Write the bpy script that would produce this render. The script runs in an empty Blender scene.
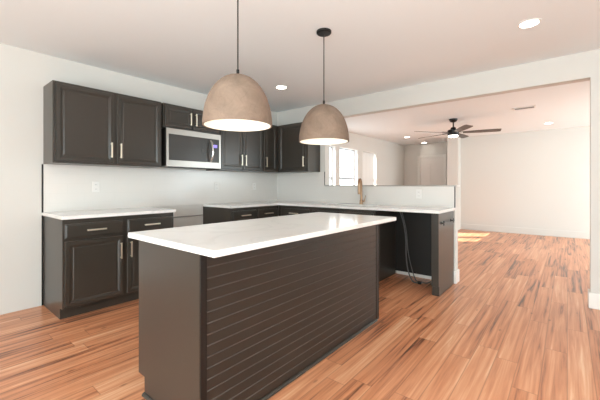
import bpy, bmesh, math, random
from mathutils import Matrix, Vector
random.seed(7)
D = bpy.data
C = bpy.context.scene.collection
sc = bpy.context.scene
PI = math.pi

# ---------------------------------------------------------------- camera
CH = 1.183
cam = D.objects.new('camera', D.cameras.new('camera'))
C.objects.link(cam)
cam.location = (0, 0, CH)
cam.rotation_euler = (PI / 2, 0, 0.6901 - PI / 2)
cam.data.sensor_width = 36
cam.data.lens = 323.9 / 600 * 36
cam.data.shift_y = -14.8 / 600
cam.data.clip_start = 0.02
sc.camera = cam
# ---------------------------------------------------------------- world, sun, window light, exposure
w = D.worlds.new('world'); sc.world = w; w.use_nodes = True
bg = w.node_tree.nodes['Background']
bg.inputs[0].default_value = (0.88, 0.97, 1.0, 1)
bg.inputs[1].default_value = 3.4
sun = D.lights.new('sun', 'SUN'); sun.energy = 22; sun.angle = 0.01; sun.color = (1, .95, .88)
so = D.objects.new('sun', sun); C.objects.link(so)
so.location = (-2, 10, 6)
so.rotation_euler = Vector((.72, -1.0, -.74)).to_track_quat('-Z', 'Y').to_euler()


def area(name, loc, target, sx, sy, power, col=(1, 1, 1)):
    l = D.lights.new(name, 'AREA'); l.shape = 'RECTANGLE'; l.size = sx; l.size_y = sy
    l.energy = power; l.color = col
    o = D.objects.new(name, l); C.objects.link(o); o.location = loc
    o.rotation_euler = (Vector(target) - Vector(loc)).to_track_quat('-Z', 'Y').to_euler()
    return o


# daylight that comes in through the glazing behind and to the right of the camera
area('patio_daylight', (-2.55, 0.1, 1.15), (0, 0.1, 1.15), 3.0, 2.1, 165, (0.805, 0.965, 1.0))
area('kitchen_window_daylight', (0.6, -3.15, 1.35), (0.6, 0, 1.35), 3.0, 1.7, 22, (0.805, 0.965, 1.0))
area('living_window_daylight', (7.4, -3.15, 1.3), (8.4, -1.2, .1), 3.2, 2.0, 200, (0.81, 0.96, 1.0))
# added fill lamp behind the camera, facing up to brighten the ceiling
area('added_ceiling_fill', (-.8, -.4, .6), (-.8, -.39, 2.478), .6, .6, 60, (0.805, 0.965, 1.0))
vs = sc.view_settings
sc.display_settings.display_device = 'sRGB'
vs.view_transform = 'Standard'; vs.look = 'None'; vs.gamma = 1; vs.use_curve_mapping = False
vs.exposure = 0.02

# ---------------------------------------------------------------- materials


def mat(name, col, rough=.5, metal=0, spec=.5, bump=0, bscale=60, vary=0, vscale=3, coat=0):
    m = D.materials.new(name); m.use_nodes = True
    nt = m.node_tree; b = nt.nodes['Principled BSDF']
    b.inputs['Base Color'].default_value = (*col, 1)
    b.inputs['Roughness'].default_value = rough
    b.inputs['Metallic'].default_value = metal
    b.inputs['Specular IOR Level'].default_value = spec
    b.inputs['Coat Weight'].default_value = coat
    tc = nt.nodes.new('ShaderNodeTexCoord')
    if bump:
        n = nt.nodes.new('ShaderNodeTexNoise'); n.inputs['Scale'].default_value = bscale
        n.inputs['Detail'].default_value = 3
        nt.links.new(tc.outputs['Object'], n.inputs['Vector'])
        bp = nt.nodes.new('ShaderNodeBump'); bp.inputs['Strength'].default_value = bump
        bp.inputs['Distance'].default_value = .002
        nt.links.new(n.outputs['Fac'], bp.inputs['Height'])
        nt.links.new(bp.outputs['Normal'], b.inputs['Normal'])
    if vary:
        n = nt.nodes.new('ShaderNodeTexNoise'); n.inputs['Scale'].default_value = vscale
        n.inputs['Detail'].default_value = 4
        nt.links.new(tc.outputs['Object'], n.inputs['Vector'])
        r = nt.nodes.new('ShaderNodeValToRGB')
        r.color_ramp.elements[0].position = .3; r.color_ramp.elements[1].position = .7
        r.color_ramp.elements[0].color = (*[c * (1 - vary) for c in col], 1)
        r.color_ramp.elements[1].color = (*[min(1, c * (1 + vary)) for c in col], 1)
        nt.links.new(n.outputs['Fac'], r.inputs['Fac'])
        nt.links.new(r.outputs['Color'], b.inputs['Base Color'])
    return m


def emit(name, col, s):
    m = D.materials.new(name); m.use_nodes = True
    b = m.node_tree.nodes['Principled BSDF']
    b.inputs['Base Color'].default_value = (*col, 1)
    b.inputs['Emission Color'].default_value = (*col, 1)
    b.inputs['Emission Strength'].default_value = s
    return m


M = {}
M['wall'] = mat('wall_paint', (.67, .65, .61), .75, spec=.2, bump=.15, bscale=90)
M['ceiling'] = mat('ceiling_paint', (.86, .89, .90), .85, spec=.15, bump=.2, bscale=60)
M['trim'] = mat('white_trim_paint', (.82, .80, .76), .4, vary=.01)
M['clad'] = mat('shaded_cabinet_paint', (.028, .023, .019), .30, spec=.5)  # darker copy of the cabinet paint, with the island front's shade in its colour
M['groove'] = mat('plank_joint_highlight', (.07, .06, .052), .5, vary=.15, vscale=30)
M['cab'] = mat('espresso_cabinet_paint', (.042, .035, .028), .28, spec=.5, bump=.05, bscale=120, vary=.05, vscale=2)
M['cabdark'] = mat('near_black_board', (.012, .010, .008), .6, vary=.05)  # near-black, darker than the cabinet paint
M['brass'] = mat('champagne_bronze', (.92, .86, .72), .42, metal=1, vary=.03)
M['copper'] = mat('brushed_copper_gold', (.42, .28, .18), .38, metal=1, vary=.04)
M['steel'] = mat('brushed_stainless', (.44, .42, .39), .36, metal=1, bump=.05, bscale=200, vary=.03)
M['chrome'] = mat('polished_steel', (.85, .84, .82), .12, metal=1, vary=.02)
M['black'] = mat('black_metal', (.018, .016, .015), .4, metal=.4, vary=.1)
M['blackglass'] = mat('black_glass', (.05, .046, .042), .30, spec=.35, vary=.05)
M['display'] = emit('blue_display', (.25, .2, .9), 1.2)
M['sticker'] = mat('dark_grey_sticker', (.07, .065, .06), .7, vary=.2, vscale=80)
M['sink'] = mat('sink_steel', (.55, .54, .52), .35, metal=1, vary=.03)
M['plastic'] = mat('white_plastic', (.82, .80, .77), .35, vary=.01)
M['slot'] = mat('dark_slot', (.25, .24, .23), .5, vary=.05)
M['winframe'] = mat('grey_window_frame', (.42, .43, .45), .4, vary=.03)
M['cable'] = mat('grey_cable', (.12, .115, .11), .5, vary=.05)
M['blade'] = mat('weathered_fan_blade', (.11, .10, .09), .5, vary=.25, vscale=14)
M['lamp'] = emit('lamp_disc', (1, .93, .83), 26)
M['bulb'] = emit('lamp_bulb', (1, .86, .68), 22)
M['fanlamp'] = emit('fan_lamp', (1, .94, .85), 9)
M['shadein'] = mat('white_lining', (.92, .89, .84), .6, vary=.01)
M['door'] = mat('door_paint', (.78, .75, .71), .45, vary=.01)


def quartz(name):
    m = mat(name, (.86, .845, .82), .12, spec=.5)
    nt = m.node_tree; b = nt.nodes['Principled BSDF']
    tc = nt.nodes['Texture Coordinate']
    n = nt.nodes.new('ShaderNodeTexNoise'); n.inputs['Scale'].default_value = 1.6
    n.inputs['Detail'].default_value = 6; n.inputs['Distortion'].default_value = 1.4
    nt.links.new(tc.outputs['Object'], n.inputs['Vector'])
    r = nt.nodes.new('ShaderNodeValToRGB'); e = r.color_ramp.elements
    e[0].position = .0; e[0].color = (.86, .845, .82, 1)
    e[1].position = 1; e[1].color = (.86, .845, .82, 1)
    for p, c in ((.46, .86), (.50, .81), (.54, .86)):
        k = e.new(p); k.color = (c, c * .98, c * .955, 1)
    nt.links.new(n.outputs['Fac'], r.inputs['Fac'])
    nt.links.new(r.outputs['Color'], b.inputs['Base Color'])
    return m


M['quartz'] = quartz('white_veined_quartz')


def tile_mat(name, rot):
    # large glossy off-white tiles with almost invisible joints
    m = mat(name, (.80, .77, .735), .22, spec=.5)
    nt = m.node_tree; b = nt.nodes['Principled BSDF']; tc = nt.nodes['Texture Coordinate']
    mp = nt.nodes.new('ShaderNodeMapping'); mp.inputs['Rotation'].default_value = rot
    nt.links.new(tc.outputs['Object'], mp.inputs['Vector'])
    br = nt.nodes.new('ShaderNodeTexBrick')
    br.inputs['Color1'].default_value = (.76, .73, .69, 1)
    br.inputs['Color2'].default_value = (.755, .725, .685, 1)
    br.inputs['Mortar'].default_value = (.725, .70, .66, 1)
    br.inputs['Scale'].default_value = 1; br.inputs['Mortar Size'].default_value = .0015
    br.inputs['Brick Width'].default_value = .30; br.inputs['Row Height'].default_value = .10
    nt.links.new(mp.outputs['Vector'], br.inputs['Vector'])
    nt.links.new(br.outputs['Color'], b.inputs['Base Color'])
    return m


M['tileA'] = tile_mat('backsplash_tile_long_wall', (PI / 2, 0, 0))
M['tileB'] = tile_mat('backsplash_tile_bar_wall', (PI / 2, 0, PI / 2))


def concrete():
    m = D.materials.new('whitewashed_concrete'); m.use_nodes = True
    nt = m.node_tree; b = nt.nodes['Principled BSDF']; b.inputs['Roughness'].default_value = .8
    tc = nt.nodes.new('ShaderNodeTexCoord')
    n = nt.nodes.new('ShaderNodeTexNoise'); n.inputs['Scale'].default_value = 7; n.inputs['Detail'].default_value = 8
    n.inputs['Roughness'].default_value = .65; n.inputs['Distortion'].default_value = .6
    nt.links.new(tc.outputs['Object'], n.inputs['Vector'])
    r = nt.nodes.new('ShaderNodeValToRGB'); e = r.color_ramp.elements
    e[0].position = .32; e[0].color = (.18, .125, .09, 1)
    e[1].position = .68; e[1].color = (.29, .205, .15, 1)
    nt.links.new(n.outputs['Fac'], r.inputs['Fac'])
    # hairline cracks
    v = nt.nodes.new('ShaderNodeTexVoronoi'); v.feature = 'DISTANCE_TO_EDGE'; v.inputs['Scale'].default_value = 9
    n2 = nt.nodes.new('ShaderNodeTexNoise'); n2.inputs['Scale'].default_value = 5
    ad = nt.nodes.new('ShaderNodeMixRGB'); ad.blend_type = 'ADD'; ad.inputs[0].default_value = .35
    nt.links.new(tc.outputs['Object'], n2.inputs['Vector'])
    nt.links.new(tc.outputs['Object'], ad.inputs[1]); nt.links.new(n2.outputs['Color'], ad.inputs[2])
    nt.links.new(ad.outputs[0], v.inputs['Vector'])
    r2 = nt.nodes.new('ShaderNodeValToRGB'); e = r2.color_ramp.elements
    e[0].position = 0; e[0].color = (.72, .72, .72, 1); e[1].position = .018; e[1].color = (1, 1, 1, 1)
    nt.links.new(v.outputs['Distance'], r2.inputs['Fac'])
    mx = nt.nodes.new('ShaderNodeMixRGB'); mx.blend_type = 'MULTIPLY'; mx.inputs[0].default_value = .5
    nt.links.new(r.outputs[0], mx.inputs[1]); nt.links.new(r2.outputs[0], mx.inputs[2])
    nt.links.new(mx.outputs[0], b.inputs['Base Color'])
    bp = nt.nodes.new('ShaderNodeBump'); bp.inputs['Strength'].default_value = .4; bp.inputs['Distance'].default_value = .003
    nt.links.new(n.outputs['Fac'], bp.inputs['Height']); nt.links.new(bp.outputs[0], b.inputs['Normal'])
    return m


M['shade'] = concrete()


def glass():
    m = D.materials.new('window_glass'); m.use_nodes = True
    nt = m.node_tree; nt.nodes.clear()
    o = nt.nodes.new('ShaderNodeOutputMaterial'); t = nt.nodes.new('ShaderNodeBsdfTransparent')
    g = nt.nodes.new('ShaderNodeBsdfGlossy'); g.inputs['Roughness'].default_value = .02
    mx = nt.nodes.new('ShaderNodeMixShader'); mx.inputs[0].default_value = .06
    nt.links.new(t.outputs[0], mx.inputs[1]); nt.links.new(g.outputs[0], mx.inputs[2])
    nt.links.new(mx.outputs[0], o.inputs[0])
    return m


M['glass'] = glass()


def sheer():
    m = D.materials.new('sheer_fabric'); m.use_nodes = True
    nt = m.node_tree; nt.nodes.clear()
    o = nt.nodes.new('ShaderNodeOutputMaterial'); d = nt.nodes.new('ShaderNodeBsdfDiffuse'); t = nt.nodes.new('ShaderNodeBsdfTranslucent')
    wv = nt.nodes.new('ShaderNodeTexWave'); wv.inputs['Scale'].default_value = 4; wv.bands_direction = 'X'
    tc = nt.nodes.new('ShaderNodeTexCoord'); nt.links.new(tc.outputs['Object'], wv.inputs['Vector'])
    r = nt.nodes.new('ShaderNodeValToRGB'); r.color_ramp.elements[0].color = (.72, .71, .69, 1); r.color_ramp.elements[1].color = (.82, .81, .79, 1)
    nt.links.new(wv.outputs['Fac'], r.inputs['Fac'])
    nt.links.new(r.outputs[0], d.inputs[0]); nt.links.new(r.outputs[0], t.inputs[0])
    mx = nt.nodes.new('ShaderNodeMixShader'); mx.inputs[0].default_value = .16
    nt.links.new(d.outputs[0], mx.inputs[1]); nt.links.new(t.outputs[0], mx.inputs[2]); nt.links.new(mx.outputs[0], o.inputs[0])
    return m


M['sheer'] = sheer()


def floor_mat():
    m = D.materials.new('laminate_planks'); m.use_nodes = True
    nt = m.node_tree; N = nt.nodes; L = nt.links
    b = N['Principled BSDF']
    tc = N.new('ShaderNodeTexCoord'); sp = N.new('ShaderNodeSeparateXYZ'); L.new(tc.outputs['Object'], sp.inputs[0])

    def mth(op, a, c=None, d=None):
        n = N.new('ShaderNodeMath'); n.operation = op
        for i, v in enumerate((a, c, d)):
            if v is None: continue
            if isinstance(v, (int, float)): n.inputs[i].default_value = v
            else: L.new(v, n.inputs[i])
        return n.outputs[0]
    PW, PL = .127, 1.22
    ry = mth('DIVIDE', sp.outputs[1], PW); row = mth('FLOOR', ry); fy = mth('FRACT', ry)
    wn = N.new('ShaderNodeTexWhiteNoise'); wn.noise_dimensions = '1D'; L.new(row, wn.inputs['W'])
    rx = mth('ADD', mth('DIVIDE', sp.outputs[0], PL), wn.outputs['Value'])
    colm = mth('FLOOR', rx); fx = mth('FRACT', rx)
    cv = N.new('ShaderNodeCombineXYZ'); L.new(row, cv.inputs[0]); L.new(colm, cv.inputs[1])
    w2 = N.new('ShaderNodeTexWhiteNoise'); w2.noise_dimensions = '2D'; L.new(cv.outputs[0], w2.inputs['Vector'])
    # strips of different stock printed on every plank
    gv = N.new('ShaderNodeCombineXYZ')
    L.new(mth('ADD', mth('MULTIPLY', sp.outputs[0], .75), mth('MULTIPLY', w2.outputs['Value'], 37.)), gv.inputs[0])
    L.new(mth('MULTIPLY', sp.outputs[1], 20.), gv.inputs[1])
    L.new(mth('MULTIPLY', w2.outputs['Value'], 11.), gv.inputs[2])
    g = N.new('ShaderNodeTexNoise'); g.inputs['Scale'].default_value = 1.5; g.inputs['Detail'].default_value = 5
    g.inputs['Roughness'].default_value = .55; g.inputs['Distortion'].default_value = .5
    L.new(gv.outputs[0], g.inputs['Vector'])
    fv = N.new('ShaderNodeCombineXYZ')
    L.new(mth('MULTIPLY', sp.outputs[0], 4.), fv.inputs[0]); L.new(mth('MULTIPLY', sp.outputs[1], 110.), fv.inputs[1])
    L.new(mth('MULTIPLY', w2.outputs['Value'], 50.), fv.inputs[2])
    f = N.new('ShaderNodeTexNoise'); f.inputs['Scale'].default_value = 1; f.inputs['Detail'].default_value = 3
    L.new(fv.outputs[0], f.inputs['Vector'])
    t = mth('ADD', mth('ADD', mth('MULTIPLY', g.outputs['Fac'], 1.55), mth('MULTIPLY', w2.outputs['Value'], .34)),
            mth('MULTIPLY', f.outputs['Fac'], .22))
    t = mth('SUBTRACT', t, .59)
    r = N.new('ShaderNodeValToRGB'); e = r.color_ramp.elements
    e[0].position = .12; e[0].color = (.12, .058, .036, 1)
    e[1].position = .95; e[1].color = (.88, .60, .39, 1)
    for p, c in ((.22, (.34, .13, .065)), (.34, (.55, .22, .105)), (.55, (.67, .295, .15)), (.72, (.74, .375, .205))):
        k = e.new(p); k.color = (*c, 1)
    L.new(t, r.inputs['Fac'])
    # knots
    kv = N.new('ShaderNodeCombineXYZ')
    L.new(mth('MULTIPLY', sp.outputs[0], 3.2), kv.inputs[0]); L.new(mth('MULTIPLY', sp.outputs[1], 8.), kv.inputs[1])
    vo = N.new('ShaderNodeTexVoronoi'); vo.inputs['Scale'].default_value = 1.0; L.new(kv.outputs[0], vo.inputs['Vector'])
    kr = N.new('ShaderNodeValToRGB'); e = kr.color_ramp.elements
    e[0].position = .03; e[0].color = (.35, .3, .28, 1); e[1].position = .10; e[1].color = (1, 1, 1, 1)
    L.new(vo.outputs['Distance'], kr.inputs['Fac'])
    mk = N.new('ShaderNodeMixRGB'); mk.blend_type = 'MULTIPLY'; mk.inputs[0].default_value = .8
    L.new(r.outputs[0], mk.inputs[1]); L.new(kr.outputs[0], mk.inputs[2])
    # joints
    ey = mth('MINIMUM', fy, mth('SUBTRACT', 1, fy)); ex = mth('MINIMUM', fx, mth('SUBTRACT', 1, fx))
    j = mth('MINIMUM', mth('MULTIPLY', ey, PW), mth('MULTIPLY', ex, PL))
    jr = N.new('ShaderNodeValToRGB'); e = jr.color_ramp.elements
    e[0].position = .0006; e[0].color = (.62, .58, .56, 1); e[1].position = .0022; e[1].color = (1, 1, 1, 1)
    L.new(j, jr.inputs['Fac'])
    mj = N.new('ShaderNodeMixRGB'); mj.blend_type = 'MULTIPLY'; mj.inputs[0].default_value = 1
    L.new(mk.outputs[0], mj.inputs[1]); L.new(jr.outputs[0], mj.inputs[2])
    L.new(mj.outputs[0], b.inputs['Base Color'])
    b.inputs['Roughness'].default_value = .30
    b.inputs['Specular IOR Level'].default_value = .55
    bp = N.new('ShaderNodeBump'); bp.inputs['Strength'].default_value = .12; bp.inputs['Distance'].default_value = .001
    L.new(f.outputs['Fac'], bp.inputs['Height']); L.new(bp.outputs[0], b.inputs['Normal'])
    return m


M['floor'] = floor_mat()

# ---------------------------------------------------------------- mesh helpers


def box(bm, x0, x1, y0, y1, z0, z1):
    vs_ = [bm.verts.new((x, y, z)) for z in (z0, z1) for y in (y0, y1) for x in (x0, x1)]
    for q in ((0, 2, 3, 1), (4, 5, 7, 6), (0, 1, 5, 4), (2, 6, 7, 3), (0, 4, 6, 2), (1, 3, 7, 5)):
        bm.faces.new([vs_[i] for i in q])


def prism(bm, pts, axis, a, b):
    """closed polygon pts (2D) extruded along axis 'x','y','z' from a to b"""
    def p3(u, v, t):
        return {'x': (t, u, v), 'y': (u, t, v), 'z': (u, v, t)}[axis]
    A = [bm.verts.new(p3(u, v, a)) for u, v in pts]; B_ = [bm.verts.new(p3(u, v, b)) for u, v in pts]
    n = len(pts)
    bm.faces.new(A); bm.faces.new(list(reversed(B_)))
    for i in range(n): bm.faces.new([A[i], B_[i], B_[(i + 1) % n], A[(i + 1) % n]])


def lathe(bm, prof, n=40, c=(0, 0, 0), cap0=False, cap1=False):
    rings = []
    for r, z in prof:
        rings.append([bm.verts.new((c[0] + r * math.cos(2 * PI * i / n), c[1] + r * math.sin(2 * PI * i / n), c[2] + z)) for i in range(n)])
    for a, b in zip(rings, rings[1:]):
        for i in range(n): bm.faces.new([a[i], a[(i + 1) % n], b[(i + 1) % n], b[i]])
    if cap0: bm.faces.new(rings[0])
    if cap1: bm.faces.new(rings[-1])


def tube(bm, pts, r, n=10):
    """round tube through points (list of Vector), r scalar or list"""
    pts = [Vector(p) for p in pts]; rings = []
    up = Vector((0, 0, 1))
    prev = None
    for i, p in enumerate(pts):
        t = (pts[min(i + 1, len(pts) - 1)] - pts[max(i - 1, 0)]).normalized()
        if prev is None:
            u = t.cross(up) if abs(t.dot(up)) < .95 else t.cross(Vector((1, 0, 0)))
        else:
            u = prev - t * prev.dot(t)
        u.normalize(); prev = u; v = t.cross(u)
        rr = r[i] if isinstance(r, (list, tuple)) else r
        rings.append([bm.verts.new(p + rr * (u * math.cos(2 * PI * k / n) + v * math.sin(2 * PI * k / n))) for k in range(n)])
    for a, b in zip(rings, rings[1:]):
        for i in range(n): bm.faces.new([a[i], a[(i + 1) % n], b[(i + 1) % n], b[i]])
    bm.faces.new(rings[0]); bm.faces.new(rings[-1])


def obj(name, bm, m, parent=None, bevel=0, seg=2, smooth=False, loc=None):
    bmesh.ops.recalc_face_normals(bm, faces=bm.faces)
    me = D.meshes.new(name); bm.to_mesh(me); bm.free()
    me.materials.append(M[m] if isinstance(m, str) else m)
    o = D.objects.new(name, me); C.objects.link(o)
    if parent: o.parent = parent
    if loc: o.location = loc
    if smooth:
        for p in me.polygons: p.use_smooth = True
        try: me.set_sharp_from_angle(angle=math.radians(40))
        except Exception: pass
    if bevel:
        b = o.modifiers.new('bevel', 'BEVEL'); b.width = bevel; b.segments = seg; b.limit_method = 'ANGLE'
    return o


def boxes(name, lst, m, parent=None, **k):
    bm = bmesh.new()
    for q in lst: box(bm, *q)
    return obj(name, bm, m, parent, **k)


def tag(o, label, cat, group=None):
    o['label'] = label; o['category'] = cat
    if group: o['group'] = group
    return o


def thing(name, label, cat, loc=(0, 0, 0), rz=0, group=None):
    o = D.objects.new(name, None); C.objects.link(o); o.empty_display_size = .1
    o.location = loc; o.rotation_euler = (0, 0, rz)
    return tag(o, label, cat, group)


def struct(o):
    o['kind'] = 'structure'; return o


def dup(root, loc, label, group=None):
    r = root.copy(); C.objects.link(r); r.location = loc; r['label'] = label
    if group: r['group'] = group
    for ch in list(root.children):
        c = ch.copy(); C.objects.link(c); c.parent = r
        for g in ch.children:
            d = g.copy(); C.objects.link(d); d.parent = c
    return r


# ---------------------------------------------------------------- structure
CZ = 2.478
YA = 3.987      # long cabinet wall
XB = 4.1875     # bar wall / header plane
XE = XB + .125
YL = 4.10       # living room left wall
struct(boxes('floor', [(-2.7, 10.5, -3.3, 4.25, -.12, 0)], 'floor'))
struct(boxes('ceiling', [(-2.7, 10.5, -3.3, 4.25, CZ, CZ + .12)], 'ceiling'))
struct(boxes('wall_left', [(-2.7, XE, YA, YA + .15, 0, CZ)], 'wall'))
# bar wall: full height next to the corner, header across the opening, full height right of the opening
YW, YP, YJ = 2.945, 1.04, -.172
struct(boxes('wall_divider', [(XB, XE, YW, YA, 0, CZ), (XB, XE, YJ, YW, 2.2225, CZ), (XB, XE, -3.3, YJ, 0, CZ)], 'wall'))
struct(boxes('wall_bar', [(XB, XE, YP, YW, 0, 1.168)], 'wall'))
# living room left wall with three window openings
wins = [(5.58, 6.25), (6.42, 7.26), (7.52, 8.32)]
WZ0, WZ1 = .75, 2.08
seg = []; x = XE
for a, b in wins:
    seg.append((x, a, YL, YL + .15, 0, CZ)); seg.append((a, b, YL, YL + .15, 0, WZ0)); seg.append((a, b, YL, YL + .15, WZ1, CZ)); x = b
seg.append((x, 10.5, YL, YL + .15, 0, CZ))
struct(boxes('wall_living_left', seg, 'wall'))
struct(boxes('wall_far', [(9.5, 10.3, -3.3, 2.22, 0, CZ)], 'wall'))
struct(boxes('wall_entry', [(10.3, 10.5, 2.22, 4.10, 0, CZ)], 'wall'))
struct(boxes('trim_1', [(9.22, 9.5, 2.22, 2.49, 0, CZ)], 'wall'))
# walls behind the camera, with the openings that light the room
struct(boxes('wall_back', [(-2.85, -2.7, -3.3, -1.45, 0, CZ), (-2.85, -2.7, 1.65, YA, 0, CZ), (-2.85, -2.7, -1.45, 1.65, 2.22, CZ)], 'wall'))
struct(boxes('wall_right', [(-2.7, -.95, -3.45, -3.3, 0, CZ), (-.95, 2.15, -3.45, -3.3, 0, .45), (-.95, 2.15, -3.45, -3.3, 2.22, CZ),
                            (2.15, 5.75, -3.45, -3.3, 0, CZ), (5.75, 9.05, -3.45, -3.3, 0, .25), (5.75, 9.05, -3.45, -3.3, 2.32, CZ), (9.05, 10.3, -3.45, -3.3, 0, CZ)], 'wall'))


def window(name, axis, a, b, z0, z1, p, q, mullions=(), rail=None):
    """window in an opening; axis 'x' runs along x at y p..q, 'y' runs along y at x p..q"""
    root = D.objects.new(name, None); C.objects.link(root); struct(root)
    t = .032
    def bb(u0, u1, v0, v1, zz0, zz1):
        return (u0, u1, v0, v1, zz0, zz1) if axis == 'x' else (v0, v1, u0, u1, zz0, zz1)
    L = [bb(a, a + t, p, q, z0, z1), bb(b - t, b, p, q, z0, z1), bb(a + t, b - t, p, q, z1 - t, z1), bb(a + t, b - t, p, q, z0, z0 + t)]
    for mu in mullions: L.append(bb(mu - .03, mu + .03, p, q, z0 + t, z1 - t))
    if rail: L.append(bb(a + t, b - t, p, q, rail - .02, rail + .02))
    struct(boxes('window_frame', L, 'winframe', root, bevel=.004))
    mid = (p + q) / 2
    struct(boxes('window_glass', [bb(a + t, b - t, mid - .003, mid + .003, z0 + t, z1 - t)], 'glass', root))


for i, (a, b) in enumerate(wins):
    window('window_%d' % (i + 1), 'x', a, b, WZ0, WZ1, YL + .09, YL + .13, rail=1.35)
    struct(boxes('trim_%d' % (i + 2), [(a + .01, b - .01, YL - .02, YL + .088, WZ0 + .0, WZ0 + .02), (a, a + .01, YL - .002, YL + .088, WZ0, WZ1),
                                       (b - .01, b, YL - .002, YL + .088, WZ0, WZ1), (a + .01, b - .01, YL - .002, YL + .088, WZ1 - .01, WZ1)], 'trim'))
window('window_4', 'y', -1.45, 1.65, 0.0, 2.22, -2.8, -2.76, mullions=(.1,))
window('window_5', 'x', -.95, 2.15, .45, 2.22, -3.42, -3.38, mullions=(.6,))
window('window_6', 'x', 5.75, 9.05, .25, 2.32, -3.42, -3.38, mullions=(6.85, 7.95))

tag(boxes('window_shade', [(wins[2][0] + .035, wins[2][1] - .05, YL + .062, YL + .066, WZ0 + .03, WZ1 - .012)], 'sheer'),
    'pale grey shade drawn down in the rightmost living room window', 'window shade')
# entry door on the far side of the living room
dr = struct(D.objects.new('door_1', None)); C.objects.link(dr)
bm = bmesh.new(); box(bm, 10.262, 10.298, 2.87, 3.57, 0.005, 2.03)
for z0, z1 in ((.2, .9), (1.05, 1.85)):
    for y0, y1 in ((2.95, 3.18), (3.26, 3.49)): box(bm, 10.254, 10.264, y0, y1, z0, z1)
struct(obj('door_panel', bm, 'door', dr, bevel=.003))
struct(boxes('door_casing', [(10.25, 10.3, 2.79, 2.865, 0, 2.11), (10.25, 10.3, 3.575, 3.65, 0, 2.11), (10.25, 10.3, 2.865, 3.575, 2.035, 2.11)], 'trim', dr, bevel=.003))
bm = bmesh.new(); tube(bm, [(10.262, 2.93, 1), (10.21, 2.93, 1)], [.012, .025]); struct(obj('door_knob', bm, 'steel', dr, smooth=True))


def skirting(name, lst, m='trim'):
    bm = bmesh.new()
    for x0, x1, y0, y1 in lst:
        box(bm, x0, x1, y0, y1, 0, .15)
    return struct(obj(name, bm, m, bevel=.005))


skirting('baseboard_bar', [(XB - .016, XE + .016, YP - .016, YP), (XE, XE + .016, YP, YW), (XB - .016, XB, YP, 1.76)])
skirting('baseboard_right', [(XB - .016, XB, -3.3, YJ + .016), (XB, XE, YJ, YJ + .016), (XE, XE + .016, -3.3, YJ + .016)])
skirting('baseboard_far', [(9.485, 9.5, -3.3, 2.22)], 'wall')
skirting('baseboard_living_left', [(XE, 10.3, YL - .015, YL)])
skirting('baseboard_entry', [(10.285, 10.3, 2.22, 2.785), (10.285, 10.3, 3.655, YL - .016)])

# ---------------------------------------------------------------- backsplash, bar cap, metal edges
tag(boxes('backsplash', [(.8505, XB-.001, YA - .010, YA - .0005, .9145, 1.391)], 'tileA'),
    'white tiled backsplash of the long wall under the upper cabinets', 'backsplash')
tag(boxes('backsplash', [(XB - .010, XB - .0005, YW, YA - .0105, .9145, 1.391), (XB - .010, XB - .0005, YP, YW, .9145, 1.1675)], 'tileB'),
    'white tiled backsplash of the low bar wall behind the faucet', 'backsplash')
tag(boxes('metal_edge_trim', [(.838, .85, YA - .014, YA, .914, 1.39), (.838, .85, YA - .006, YA, 0.0, .886)], 'black'),
    'thin black vertical edge strip on the wall left of the cabinets', 'edge trim')
tag(boxes('metal_edge_trim', [(XB - .013, XB - .0005, YP - .004, YP + .006, .915, 1.168)], 'black'),
    'thin black vertical edge strip at the open end of the low bar wall', 'edge trim')
tag(boxes('metal_edge_trim', [(XB - .013, XB - .0105, YW - .006, YW + .006, 1.184, 1.396)], 'black'),
    'short black vertical edge strip where the tall wall drops to the bar', 'edge trim')
tag(boxes('bar_ledge', [(XB - .016, XE + .02, YP - .02, YW - .001, 1.1685, 1.182)], 'trim', bevel=.003),
    'narrow white ledge capping the low bar wall', 'ledge')
tag(boxes('metal_edge_trim', [(XB - .020, XB - .0165, YP - .02, YW - .001, 1.168, 1.182)], 'steel'),
    'long thin grey metal strip along the top edge of the low bar wall', 'edge trim')
# ledge of the unpainted gap left for the stove
tag(boxes('stove_gap_ledge', [(1.885, 2.66, YA - .014, YA - .0005, .757, .767)], 'slot', bevel=.002),
    'thin grey strip across the bare wall in the empty stove gap', 'strip')

# ---------------------------------------------------------------- cabinets


def door_mesh(w, h, t=.019, fr=.044):
    """framed door, front at y=-t, back at y=0, lower left corner at origin"""
    bm = bmesh.new()
    prof = [(0, 0), (0, -t + .004), (.004, -t), (fr - .012, -t), (fr - .008, -t + .003), (fr - .002, -t + .004), (fr + .004, -t + .009), (fr + .016, -t + .009), (fr + .022, -t + .006)]
    rings = []
    for i, y in prof:
        rings.append([bm.verts.new(p) for p in ((i, y, i), (w - i, y, i), (w - i, y, h - i), (i, y, h - i))])
    for a, b in zip(rings, rings[1:]):
        for k in range(4): bm.faces.new([a[k], a[(k + 1) % 4], b[(k + 1) % 4], b[k]])
    bm.faces.new(rings[0]); bm.faces.new(rings[-1])
    return bm


def drawer_mesh(w, h, t=.019):
    bm = bmesh.new()
    prof = [(0, 0), (0, -t + .006), (.003, -t + .004), (.010, -t + .003), (.014, -t)]
    rings = []
    for i, y in prof:
        rings.append([bm.verts.new(p) for p in ((i, y, i), (w - i, y, i), (w - i, y, h - i), (i, y, h - i))])
    for a, b in zip(rings, rings[1:]):
        for k in range(4): bm.faces.new([a[k], a[(k + 1) % 4], b[(k + 1) % 4], b[k]])
    bm.faces.new(rings[0]); bm.faces.new(rings[-1])
    return bm


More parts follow.
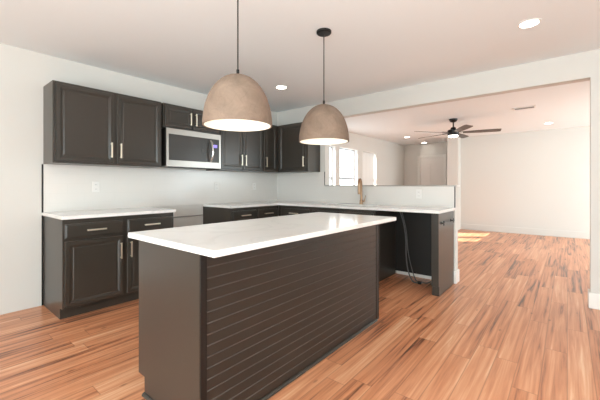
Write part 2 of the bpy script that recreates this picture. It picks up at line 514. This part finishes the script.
def handle(parent, cx, cz, length, vertical, y=-.019):
    """square bar pull on two posts"""
    bm = bmesh.new(); h = length / 2; r = .007
    if vertical:
        box(bm, cx - r, cx + r, y - .034, y - .023, cz - h, cz + h)
        for s in (-1, 1): box(bm, cx - .0045, cx + .0045, y - .024, y, cz + s * (h - .012) - .0045, cz + s * (h - .012) + .0045)
    else:
        box(bm, cx - h, cx + h, y - .034, y - .023, cz - r, cz + r)
        for s in (-1, 1): box(bm, cx + s * (h - .012) - .0045, cx + s * (h - .012) + .0045, y - .024, y, cz - .0045, cz + .0045)
    o = obj('handle', bm, 'brass', parent, bevel=.0015)
    return o


def cab(name, label, loc, rz, W, dep, z0, z1, doors, drawers=(), toe=0, group=None, body_bm=None):
    """front face at local y=0, back at y=dep; doors (x0,x1,z0,z1,handle_x or None,hz)"""
    t = thing(name, label, 'cabinet', (loc[0], loc[1], 0), rz, group)
    t.location.z = 0 if toe else z0
    oz = t.location.z
    bm = bmesh.new()
    if toe: prism(bm, [(0, toe), (0, z1), (dep, z1), (dep, 0), (.07, 0), (.07, toe)], 'x', 0, W)
    else: box(bm, 0, W, 0, dep, z0 - oz, z1 - oz)
    obj('body', bm, 'cab', t, bevel=.0015)
    for x0, x1, a, b, hx, hz in doors:
        d = obj('door', door_mesh(x1 - x0, b - a), 'cab', t, loc=(x0, -.0005, a - oz))
        if hx is not None: handle(d, hx - x0, hz - a, .155, True)
    for x0, x1, a, b, hd in drawers:
        d = obj('drawer_front', drawer_mesh(x1 - x0, b - a), 'cab', t, loc=(x0, -.0005, a - oz))
        if hd: handle(d, (x1 - x0) / 2, (b - a) / 2, .16, False)
    return t


BF = 3.37       # front of base boxes on the long wall
BX = 3.575      # front of base boxes on the bar wall
X0 = .852
cab('base_cabinet', 'dark double-door base cabinet with two drawers at the left end of the long wall', (X0, BF), 0, 1.026, YA - BF - .001, 0, .884,
    [(.016, .494, .117, .69, .466, .55), (.532, 1.010, .117, .69, .560, .55)],
    [(.016, .494, .715, .842, 1), (.532, 1.010, .715, .842, 1)], toe=.10)
cab('base_cabinet', 'dark two-drawer base cabinet between the stove gap and the kitchen corner', (2.667, BF), 0, .905, YA - BF - .001, 0, .884,
    [(.02, .445, .117, .69, .415, .55), (.463, .873, .117, .69, .493, .55)],
    [(.02, .445, .715, .842, 1), (.463, .873, .715, .842, 1)], toe=.10)
R = -PI / 2
cab('base_cabinet', 'dark base cabinet with one drawer along the bar wall, next to the corner', (BX, BF - .0), R, .622, XB - BX - .02, 0, .884,
    [(.06, .60, .117, .69, .57, .55)], [(.06, .60, .715, .842, 1)], toe=.10)
# sink base is an open-topped box so the bowl fits inside
t = thing('sink_cabinet', 'dark sink base cabinet with plain false drawer fronts under the faucet', 'cabinet', (BX, 2.747, 0), R)
W = 2.747 - 1.777; dp = XB - BX - .02
bm = bmesh.new()
prism(bm, [(0, .10), (0, .884), (dp, .884), (dp, 0), (.07, 0), (.07, .10)], 'x', 0, .018)
prism(bm, [(0, .10), (0, .884), (dp, .884), (dp, 0), (.07, 0), (.07, .10)], 'x', W - .018, W)
box(bm, .018, W - .018, 0, .02, .10, .884); box(bm, .018, W - .018, .02, dp - .018, .10, .118)
box(bm, .018, W - .018, dp - .018, dp, 0, .884); box(bm, .018, W - .018, .07, .085, 0, .10)
obj('body', bm, 'cab', t)
for a, b, hx in ((.02, .466, .436), (.486, W - .02, .516)):
    d = obj('door', door_mesh(b - a, .573), 'cab', t, loc=(a, -.0005, .117)); handle(d, hx - a, .433, .155, True)
    obj('drawer_front', drawer_mesh(b - a, .127), 'cab', t, loc=(a, -.0005, .715))
# end panel of the run, beyond the dishwasher opening
t = thing('end_panel', 'dark narrow end panel closing the counter run beside the empty dishwasher space', 'panel', (BX, 1.05, 0))
bm = bmesh.new(); prism(bm, [(0, .10), (0, .884), (XB - BX - .02, .884), (XB - BX - .02, 0), (.02, 0), (.02, .10)], 'y', 0, .075)
for v in bm.verts: pass
obj('body', bm, 'cab', t, bevel=.002)
for k, (xx, zz) in enumerate(((3.655, .775), (4.03, .775))):
    h = thing('wall_hook', ['small black cross-shaped hook on the end panel, nearer the kitchen side',
                            'small black cross-shaped hook on the end panel, nearer the bar wall'][k], 'hook', (xx, 1.0495, zz), 0)
    bm = bmesh.new(); tube(bm, [(0, 0, 0), (0, -.006, 0)], [.017, .015], 16); tube(bm, [(0, -.005, 0), (0, -.035, 0)], .006, 10)
    obj('base', bm, 'black', h, smooth=True)
    bm = bmesh.new(); tube(bm, [(-.032, -.03, 0), (.032, -.03, 0)], .0055, 8); tube(bm, [(0, -.03, -.024), (0, -.03, .024)], .0055, 8)
    obj('cross_bar', bm, 'black', h, smooth=True)
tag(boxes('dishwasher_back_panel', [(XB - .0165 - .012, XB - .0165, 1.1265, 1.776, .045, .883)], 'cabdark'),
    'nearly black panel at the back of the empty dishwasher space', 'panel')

# upper cabinets
UF = YA - .32
Z0, Z1 = 1.392, 2.156
hz = 1.545
cab('upper_cabinet', 'tall dark double-door wall cabinet at the left end of the run', (X0, UF), 0, 1.041, .319, Z0, Z1,
    [(.022, .518, Z0 + .02, Z1 - .07 + .045, .490, hz), (.552, 1.020, Z0 + .02, Z1 - .025, .580, hz)])
cab('upper_cabinet', 'short dark double-door wall cabinet above the microwave', (1.915, UF), 0, .800, .319, 1.868, Z1,
    [(.018, .368, 1.885, Z1 - .025, .340, 2.005), (.388, .782, 1.885, Z1 - .025, .416, 2.005)])
cab('upper_cabinet', 'tall dark double-door wall cabinet right of the microwave', (2.717, UF), 0, .812, .319, Z0, Z1,
    [(.018, .390, Z0 + .02, Z1 - .025, .362, hz), (.408, .794, Z0 + .02, Z1 - .025, .436, hz)])
cab('upper_cabinet', 'narrow dark single-door wall cabinet in the corner', (3.530, UF), 0, XB - .001 - 3.530, .319, Z0, Z1,
    [(.018, .290, Z0 + .02, Z1 - .025, .048, hz)])
cab('upper_cabinet', 'dark single-door wall cabinet on the bar-side wall, right of the corner', (XB - .32, UF - .001), R, .628, .319, Z0, Z1,
    [(.05, .600, Z0 + .02, Z1 - .025, .570, hz)])

# ---------------------------------------------------------------- counters
CT = .914
tag(boxes('countertop', [(.842, 1.893, 3.345, YA - .0005, .884, CT)], 'quartz', bevel=.003),
    'short white quartz countertop at the left end of the long wall', 'countertop')
t = thing('countertop', 'long L-shaped white quartz countertop holding the sink', 'countertop', (0, 0, 0))
fx = BX - .03
SX0, SX1, SY0, SY1 = 3.68, 4.02, 1.92, 2.62
o = boxes('slab', [(2.655, fx, 3.345, YA - .0005, .884, CT), (fx, XB - .0005, SY1, YA - .0005, .884, CT),
                   (fx, SX0, SY0, SY1, .884, CT), (SX1, XB - .0005, SY0, SY1, .884, CT), (fx, XB - .0005, 1.034, SY0, .884, CT)], 'quartz', t)
bm = bmesh.new()
g = .002
box(bm, SX0 + .0, SX1, SY0, SY1, .70, .704)
for q in ((SX0 - .003, SX0, SY0, SY1), (SX1, SX1 + .003, SY0, SY1), (SX0, SX1, SY0 - .003, SY0), (SX0, SX1, SY1, SY1 + .003)):
    box(bm, *q, .70, .883)
tag(obj('sink', bm, 'sink'), 'undermount steel sink bowl sunk in the long countertop below the faucet', 'sink')

# faucet
t = thing('faucet', 'gold gooseneck kitchen faucet with side lever behind the sink', 'faucet', (4.085, 2.25, CT), math.radians(18))
bm = bmesh.new(); lathe(bm, [(.028, 0), (.028, .006), (.024, .010), (.022, .055), (.018, .062), (.016, .075)], 24, cap0=True, cap1=True)
obj('base', bm, 'copper', t, smooth=True)
pts = [(0, 0, .07), (0, 0, .16), (0, 0, .24)]
for k in range(1, 11):
    a = PI * k / 10; pts.append((-.075 + .075 * math.cos(a), 0, .265 + .085 * math.sin(a)))
pts.append((-.15, 0, .235))
bm = bmesh.new(); tube(bm, pts, .017, 14); obj('spout', bm, 'copper', t, smooth=True)
bm = bmesh.new(); tube(bm, [(-.15, 0, .245), (-.151, 0, .225), (-.152, 0, .16), (-.152, 0, .145)], [.0145, .018, .021, .017], 16)
obj('spray_head', bm, 'copper', t, smooth=True)
bm = bmesh.new(); tube(bm, [(0, -.015, .04), (0, -.045, .045)], [.012, .012], 12); tube(bm, [(0, -.042, .04), (.012, -.055, .10), (.015, -.06, .125)], [.007, .006, .0045], 10)
obj('lever', bm, 'copper', t, smooth=True)

# ---------------------------------------------------------------- island
t = thing('kitchen_island', 'dark kitchen island with plank-clad side and white quartz top', 'island', (0, 0, 0))
IX0, IX1, IY0, IY1 = .852, 2.66, 1.292, 1.915
bm = bmesh.new()
prism(bm, [(IY0 + .012, 0), (IY0 + .012, .884), (IY1, .884), (IY1, .10), (IY1 - .072, .10), (IY1 - .072, 0)], 'x', IX0 + .012, IX1 - .001)
obj('body', bm, 'cab', t)
bm = bmesh.new()
prism(bm, [(IY0 + .010, 0.0), (IY0 + .010, .884), (IY1, .884), (IY1, .10), (IY1 - .072, .10), (IY1 - .072, 0.0)], 'x', IX0, IX0 + .012)
obj('end_panel', bm, 'cab', t, bevel=.001)
# plank cladding: one mesh, V grooves running lengthways
prof = []; pz = .016; pitch = .0525
prof.append((IY0 + .012, pz)); z = pz
while z < .878:
    z2 = min(z + pitch, .883)
    prof += [(IY0 + .004, z + .0002), (IY0 + .0, z + .0012), (IY0 + .0, z2 - .0055), (IY0 + .004, z2 - .0015)]
    z = z2
prof.append((IY0 + .012, z))
bm = bmesh.new()
A = [bm.verts.new((IX0 + .036, y, zz)) for y, zz in prof]; B2 = [bm.verts.new((IX1 - .05, y, zz)) for y, zz in prof]
for i in range(len(prof) - 1): bm.faces.new([A[i], A[i + 1], B2[i + 1], B2[i]])
pc = obj('plank_cladding', bm, 'clad', t)
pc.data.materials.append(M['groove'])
for p in pc.data.polygons:                       # light caught along the plank edges, put in as a paler joint colour
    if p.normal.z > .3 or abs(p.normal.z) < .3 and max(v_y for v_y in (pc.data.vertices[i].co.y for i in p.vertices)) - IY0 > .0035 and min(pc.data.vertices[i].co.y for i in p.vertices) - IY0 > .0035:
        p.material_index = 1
boxes('corner_trim', [(IX0 + .001, IX0 + .036, IY0 + .002, IY0 + .0095, 0, .884)], 'black', t, bevel=.0015)
boxes('corner_trim', [(IX1 - .05, IX1, IY0 - .004, IY0 + .0115, 0, .884)], 'black', t, bevel=.0015)
def quarter(axis, a, b, u, s, parent):
    bm = bmesh.new(); r = .016
    pts = [(u, 0)] + [(u + s * r * math.cos(k * PI / 12), r * math.sin(k * PI / 12)) for k in range(7)]
    prism(bm, pts, axis, a, b); return obj('shoe_moulding', bm, 'cab', parent)
quarter('x', IX0 + .037, IX1 - .051, IY0 - .0, -1, t)
quarter('y', IY0 + .0, IY1 - .072, IX0, -1, t)
boxes('countertop', [(.798, 2.62 + .01, 1.114, 1.930, .8845, CT)], 'quartz', t, bevel=.003)
for k, (a, b) in enumerate(((.03, .60), (.62, 1.19), (1.21, 1.78))):
    d = obj('door', door_mesh(b - a, .745), 'cab', t, loc=(IX0 + b, IY1 + .0005, .117)); d.rotation_euler = (0, 0, PI)
    handle(d, .03, .6, .135, True)

# ---------------------------------------------------------------- microwave
t = thing('microwave', 'stainless over-the-range microwave hung between the upper cabinets', 'microwave', (1.934, UF - .035, 1.408))
MW, MH = .778, .453
boxes('body', [(0, MW, .03, .363, 0, MH)], 'black', t, bevel=.003)
bm = bmesh.new()
box(bm, 0, MW, 0, .03, 0, .075); box(bm, 0, MW, 0, .03, MH - .066, MH); box(bm, 0, .03, 0, .03, .072, MH - .066); box(bm, MW - .03, MW, 0, .03, .075, MH - .066)
obj('front_frame', bm, 'steel', t)
boxes('door_window', [(.03, .59, .006, .029, .075, MH - .066)], 'blackglass', t)
bx = boxes('control_panel', [(.592, MW - .03, .004, .029, .075, MH - .066)], 'blackglass', t)
boxes('display', [(.662, .715, .002, .004, .275, .312)], 'display', bx)
boxes('sticker', [(.475, .515, .003, .006, .20, .245)], 'sticker', t)
bm = bmesh.new(); pts = [(.612, 0, .085)] + [(.612 , -.055 * math.sin(PI * k / 12) ** .6 if 0 < k < 12 else 0, .085 + (MH - .18) * k / 12) for k in range(1, 12)] + [(.612, 0, MH - .095)]
tube(bm, pts, .013, 12); obj('handle', bm, 'chrome', t, smooth=True)
boxes('vent_grille', [(.05, MW - .05, .03, .06, -.006, 0)], 'black', t)

# ---------------------------------------------------------------- outlets


def outlet(label, loc, rz):
    t = thing('wall_outlet', label, 'outlet', loc, rz)
    boxes('cover_plate', [(-.035, .035, -.006, 0, -.057, .057)], 'plastic', t, bevel=.002)
    for dz in (-.024, .024):
        s = boxes('socket', [(-.016, .016, -.008, -.006, dz - .015, dz + .015)], 'plastic', t, bevel=.003)
        boxes('slot', [(-.008, -.005, -.0086, -.008, dz - .006, dz + .006), (.005, .008, -.0086, -.008, dz - .006, dz + .006)], 'slot', s)


outlet('white wall outlet under the leftmost tall wall cabinet', (1.31, YA - .0105, 1.165), 0)
outlet('white wall outlet on the backsplash just right of the stove gap', (2.89, YA - .0105, 1.165), 0)
outlet('white wall outlet on the backsplash near the kitchen corner', (3.63, YA - .0105, 1.165), 0)
outlet('white wall outlet on the low bar wall right of the faucet', (XB - .0105, 1.47, 1.07), R)

# ---------------------------------------------------------------- pendants


def pendant(label, x, y):
    t = thing('pendant_lamp', label, 'pendant lamp', (x, y, CZ), 0)
    bm = bmesh.new(); lathe(bm, [(.062, -.001), (.062, -.018), (.056, -.024), (.012, -.026)], 32, cap0=True, cap1=True)
    obj('canopy', bm, 'black', t, smooth=True)
    bm = bmesh.new(); tube(bm, [(0, 0, -.025), (0, 0, -.60)], .0042, 8)
    obj('cord', bm, 'black', t, smooth=True)
    bm = bmesh.new(); tube(bm, [(0, 0, -.585), (0, 0, -.622)], .009, 12)
    tube(bm, [(0, 0, -.640), (0, 0, -.72)], .02, 12)
    obj('socket', bm, 'black', t, smooth=True)
    zt, zb, Rr = -.618, -.930, .211
    H = zt - zb
    n = 16; prof = []
    for k in range(n + 1):
        a = k / n * PI / 2
        prof.append((max(.008, Rr * math.sin(a) ** .92), zb + .0 + H * math.cos(a)))
    bm = bmesh.new()
    inner = [(max(.006, r - .010), z - (.008 if z > zb + .02 else 0) * 1.0) for r, z in prof]
    lathe(bm, prof + [(Rr - .008, zb)], 56)
    sh = obj('shade', bm, 'shade', t, smooth=True)
    bm = bmesh.new(); lathe(bm, inner, 56); obj('shade_lining', bm, 'shadein', sh, smooth=True)
    bm = bmesh.new(); lathe(bm, [(.004, .05), (.014, .045), (.018, .03), (.030, .0), (.032, -.015), (.026, -.032), (.012, -.043), (.002, -.045)], 20, c=(0, 0, -.765), cap0=True, cap1=True)
    obj('bulb', bm, 'bulb', t, smooth=True)


pendant('domed whitewashed pendant lamp, the nearer and larger-looking one on the left', 1.293, 1.563)
pendant('domed whitewashed pendant lamp over the far end of the island, on the right', 2.227, 1.578)

# ---------------------------------------------------------------- recessed lights, vent, fan


def downlight(label, x, y, r=.078):
    t = thing('ceiling_light', label, 'ceiling light', (x, y, CZ))
    bm = bmesh.new(); lathe(bm, [(r, -.001), (r, -.006), (r - .012, -.009), (r - .016, -.004), (r - .016, -.001)], 32)
    obj('trim_ring', bm, 'plastic', t, smooth=True)
    bm = bmesh.new(); lathe(bm, [(r - .016, -.002), (.001, -.002)], 32, cap1=True); obj('lens', bm, 'lamp', t)


downlight('round recessed ceiling light nearest the camera, in the kitchen ceiling at upper right', 3.16, .236)
downlight('round recessed ceiling light between the two pendant lamps, near the cabinets', 3.14, 2.91)
downlight('round recessed ceiling light in the living room, right of the ceiling vent', 8.5, .30)
downlight('round recessed living room ceiling light left of the fan, the one farther left', 8.54, 3.32)
downlight('round recessed ceiling light left of the fan, the lower one nearer the fan', 10.0, 3.36, .085)
t = thing('ceiling_vent', 'small white rectangular air vent in the living room ceiling', 'vent', (6.55, .555, CZ))
bm = bmesh.new()
for q in ((-.075, .075, -.16, -.135), (-.075, .075, .135, .16), (-.075, -.055, -.135, .135), (.055, .075, -.135, .135)): box(bm, *q, -.014, -.001)
obj('frame', bm, 'plastic', t)
bm = bmesh.new()
for k in range(7):
    xx = -.048 + k * .016
    prism(bm, [(xx, -.002), (xx + .002, -.002), (xx + .011, -.010), (xx + .009, -.010)], 'y', -.134, .134)
obj('louvers', bm, 'slot', t)

t = thing('ceiling_fan', 'dark five-blade ceiling fan with a small light in the living room', 'ceiling fan', (6.79, 1.72, CZ))
bm = bmesh.new(); lathe(bm, [(.075, -.001), (.075, -.02), (.06, -.05), (.03, -.065), (.015, -.068)], 28, cap0=True, cap1=True); obj('canopy', bm, 'black', t, smooth=True)
bm = bmesh.new(); tube(bm, [(0, 0, -.06), (0, 0, -.19)], .013, 12); obj('downrod', bm, 'black', t, smooth=True)
bm = bmesh.new(); lathe(bm, [(.02, -.16), (.045, -.17), (.05, -.20), (.095, -.215), (.105, -.225), (.105, -.305), (.09, -.325)], 32, cap0=True, cap1=True); obj('motor_housing', bm, 'black', t, smooth=True)
bm = bmesh.new(); lathe(bm, [(.085, -.326), (.085, -.34), (.07, -.352), (.002, -.357)], 28, cap0=True, cap1=True); obj('light_lens', bm, 'fanlamp', t, smooth=True)
rgt = math.atan2(-.771, .637)
rx_, fw = (.6367, -.7711), (.7711, .6367)
for k in range(5):
    a = math.radians(-25 + 72 * k)
    ang = rgt + a
    bm = bmesh.new()
    R0, R1 = .17, .80
    n = 10; top = []; bot = []
    for i in range(n + 1):
        u = i / n; rr = R0 + (R1 - R0) * u
        wd = .045 + .022 * min(1, u * 2)
        if u > .93: wd *= .86
        for s, lst in ((1, top), (-1, bot)): lst.append((rr, s * wd, -s * wd * .20))
    pts = top + bot[::-1]
    va = [bm.verts.new((p[0], p[1], p[2] + .004)) for p in pts]; vb = [bm.verts.new((p[0], p[1], p[2] - .004)) for p in pts]
    m_ = len(pts)
    for i in range(n):
        bm.faces.new([va[i], va[i + 1], va[m_ - 2 - i], va[m_ - 1 - i]]); bm.faces.new([vb[i], vb[m_ - 1 - i], vb[m_ - 2 - i], vb[i + 1]])
    for i in range(m_): bm.faces.new([va[i], vb[i], vb[(i + 1) % m_], va[(i + 1) % m_]])
    b = obj('blade', bm, 'blade', t, loc=(0, 0, -.272)); b.rotation_euler = (0, 0, ang)
    bm = bmesh.new(); box(bm, .10, .24, -.018, .018, .005, .011); obj('blade_bracket', bm, 'black', b)

# ---------------------------------------------------------------- cables in the dishwasher space
t = thing('power_cable', 'grey appliance cables hanging down in the empty dishwasher space', 'cable', (0, 0, 0))
def spline(P, n=8):
    P = [Vector(p) for p in P]; out = []
    for i in range(len(P) - 1):
        p0 = P[max(i - 1, 0)]; p1 = P[i]; p2 = P[i + 1]; p3 = P[min(i + 2, len(P) - 1)]
        for k in range(n):
            u = k / n
            out.append(.5 * ((2 * p1) + (p2 - p0) * u + (2 * p0 - 5 * p1 + 4 * p2 - p3) * u * u + (3 * p1 - p0 - 3 * p2 + p3) * u ** 3))
    return out + [P[-1]]
bm = bmesh.new(); tube(bm, spline([(4.10, 1.70, .87), (4.09, 1.64, .70), (4.07, 1.60, .50), (4.03, 1.58, .30), (3.99, 1.54, .12), (3.93, 1.46, .012), (3.90, 1.38, .012)]), .008, 8)
obj('cord', bm, 'cable', t, smooth=True)
bm = bmesh.new(); tube(bm, spline([(4.12, 1.68, .87), (4.11, 1.61, .6), (4.09, 1.58, .35), (4.05, 1.52, .15), (3.99, 1.44, .012), (3.93, 1.36, .02), (3.95, 1.30, .012), (4.04, 1.28, .012)]), .006, 8)
obj('cord', bm, 'cable', t, smooth=True)
boxes('plug', [(3.885, 3.925, 1.345, 1.385, 0.0, .03)], 'black', t, bevel=.004)

# repeats of one kind share a group
G = {'pendant_lamp': 'pendant lamps over the island', 'ceiling_light': 'recessed ceiling lights', 'wall_outlet': 'wall outlets on the backsplash',
     'base_cabinet': 'dark base cabinets', 'upper_cabinet': 'dark wall cabinets', 'wall_hook': 'hooks on the end panel'}
for o in D.objects:
    k = o.name.split('.')[0]
    if o.parent is None and k in G: o['group'] = G[k]
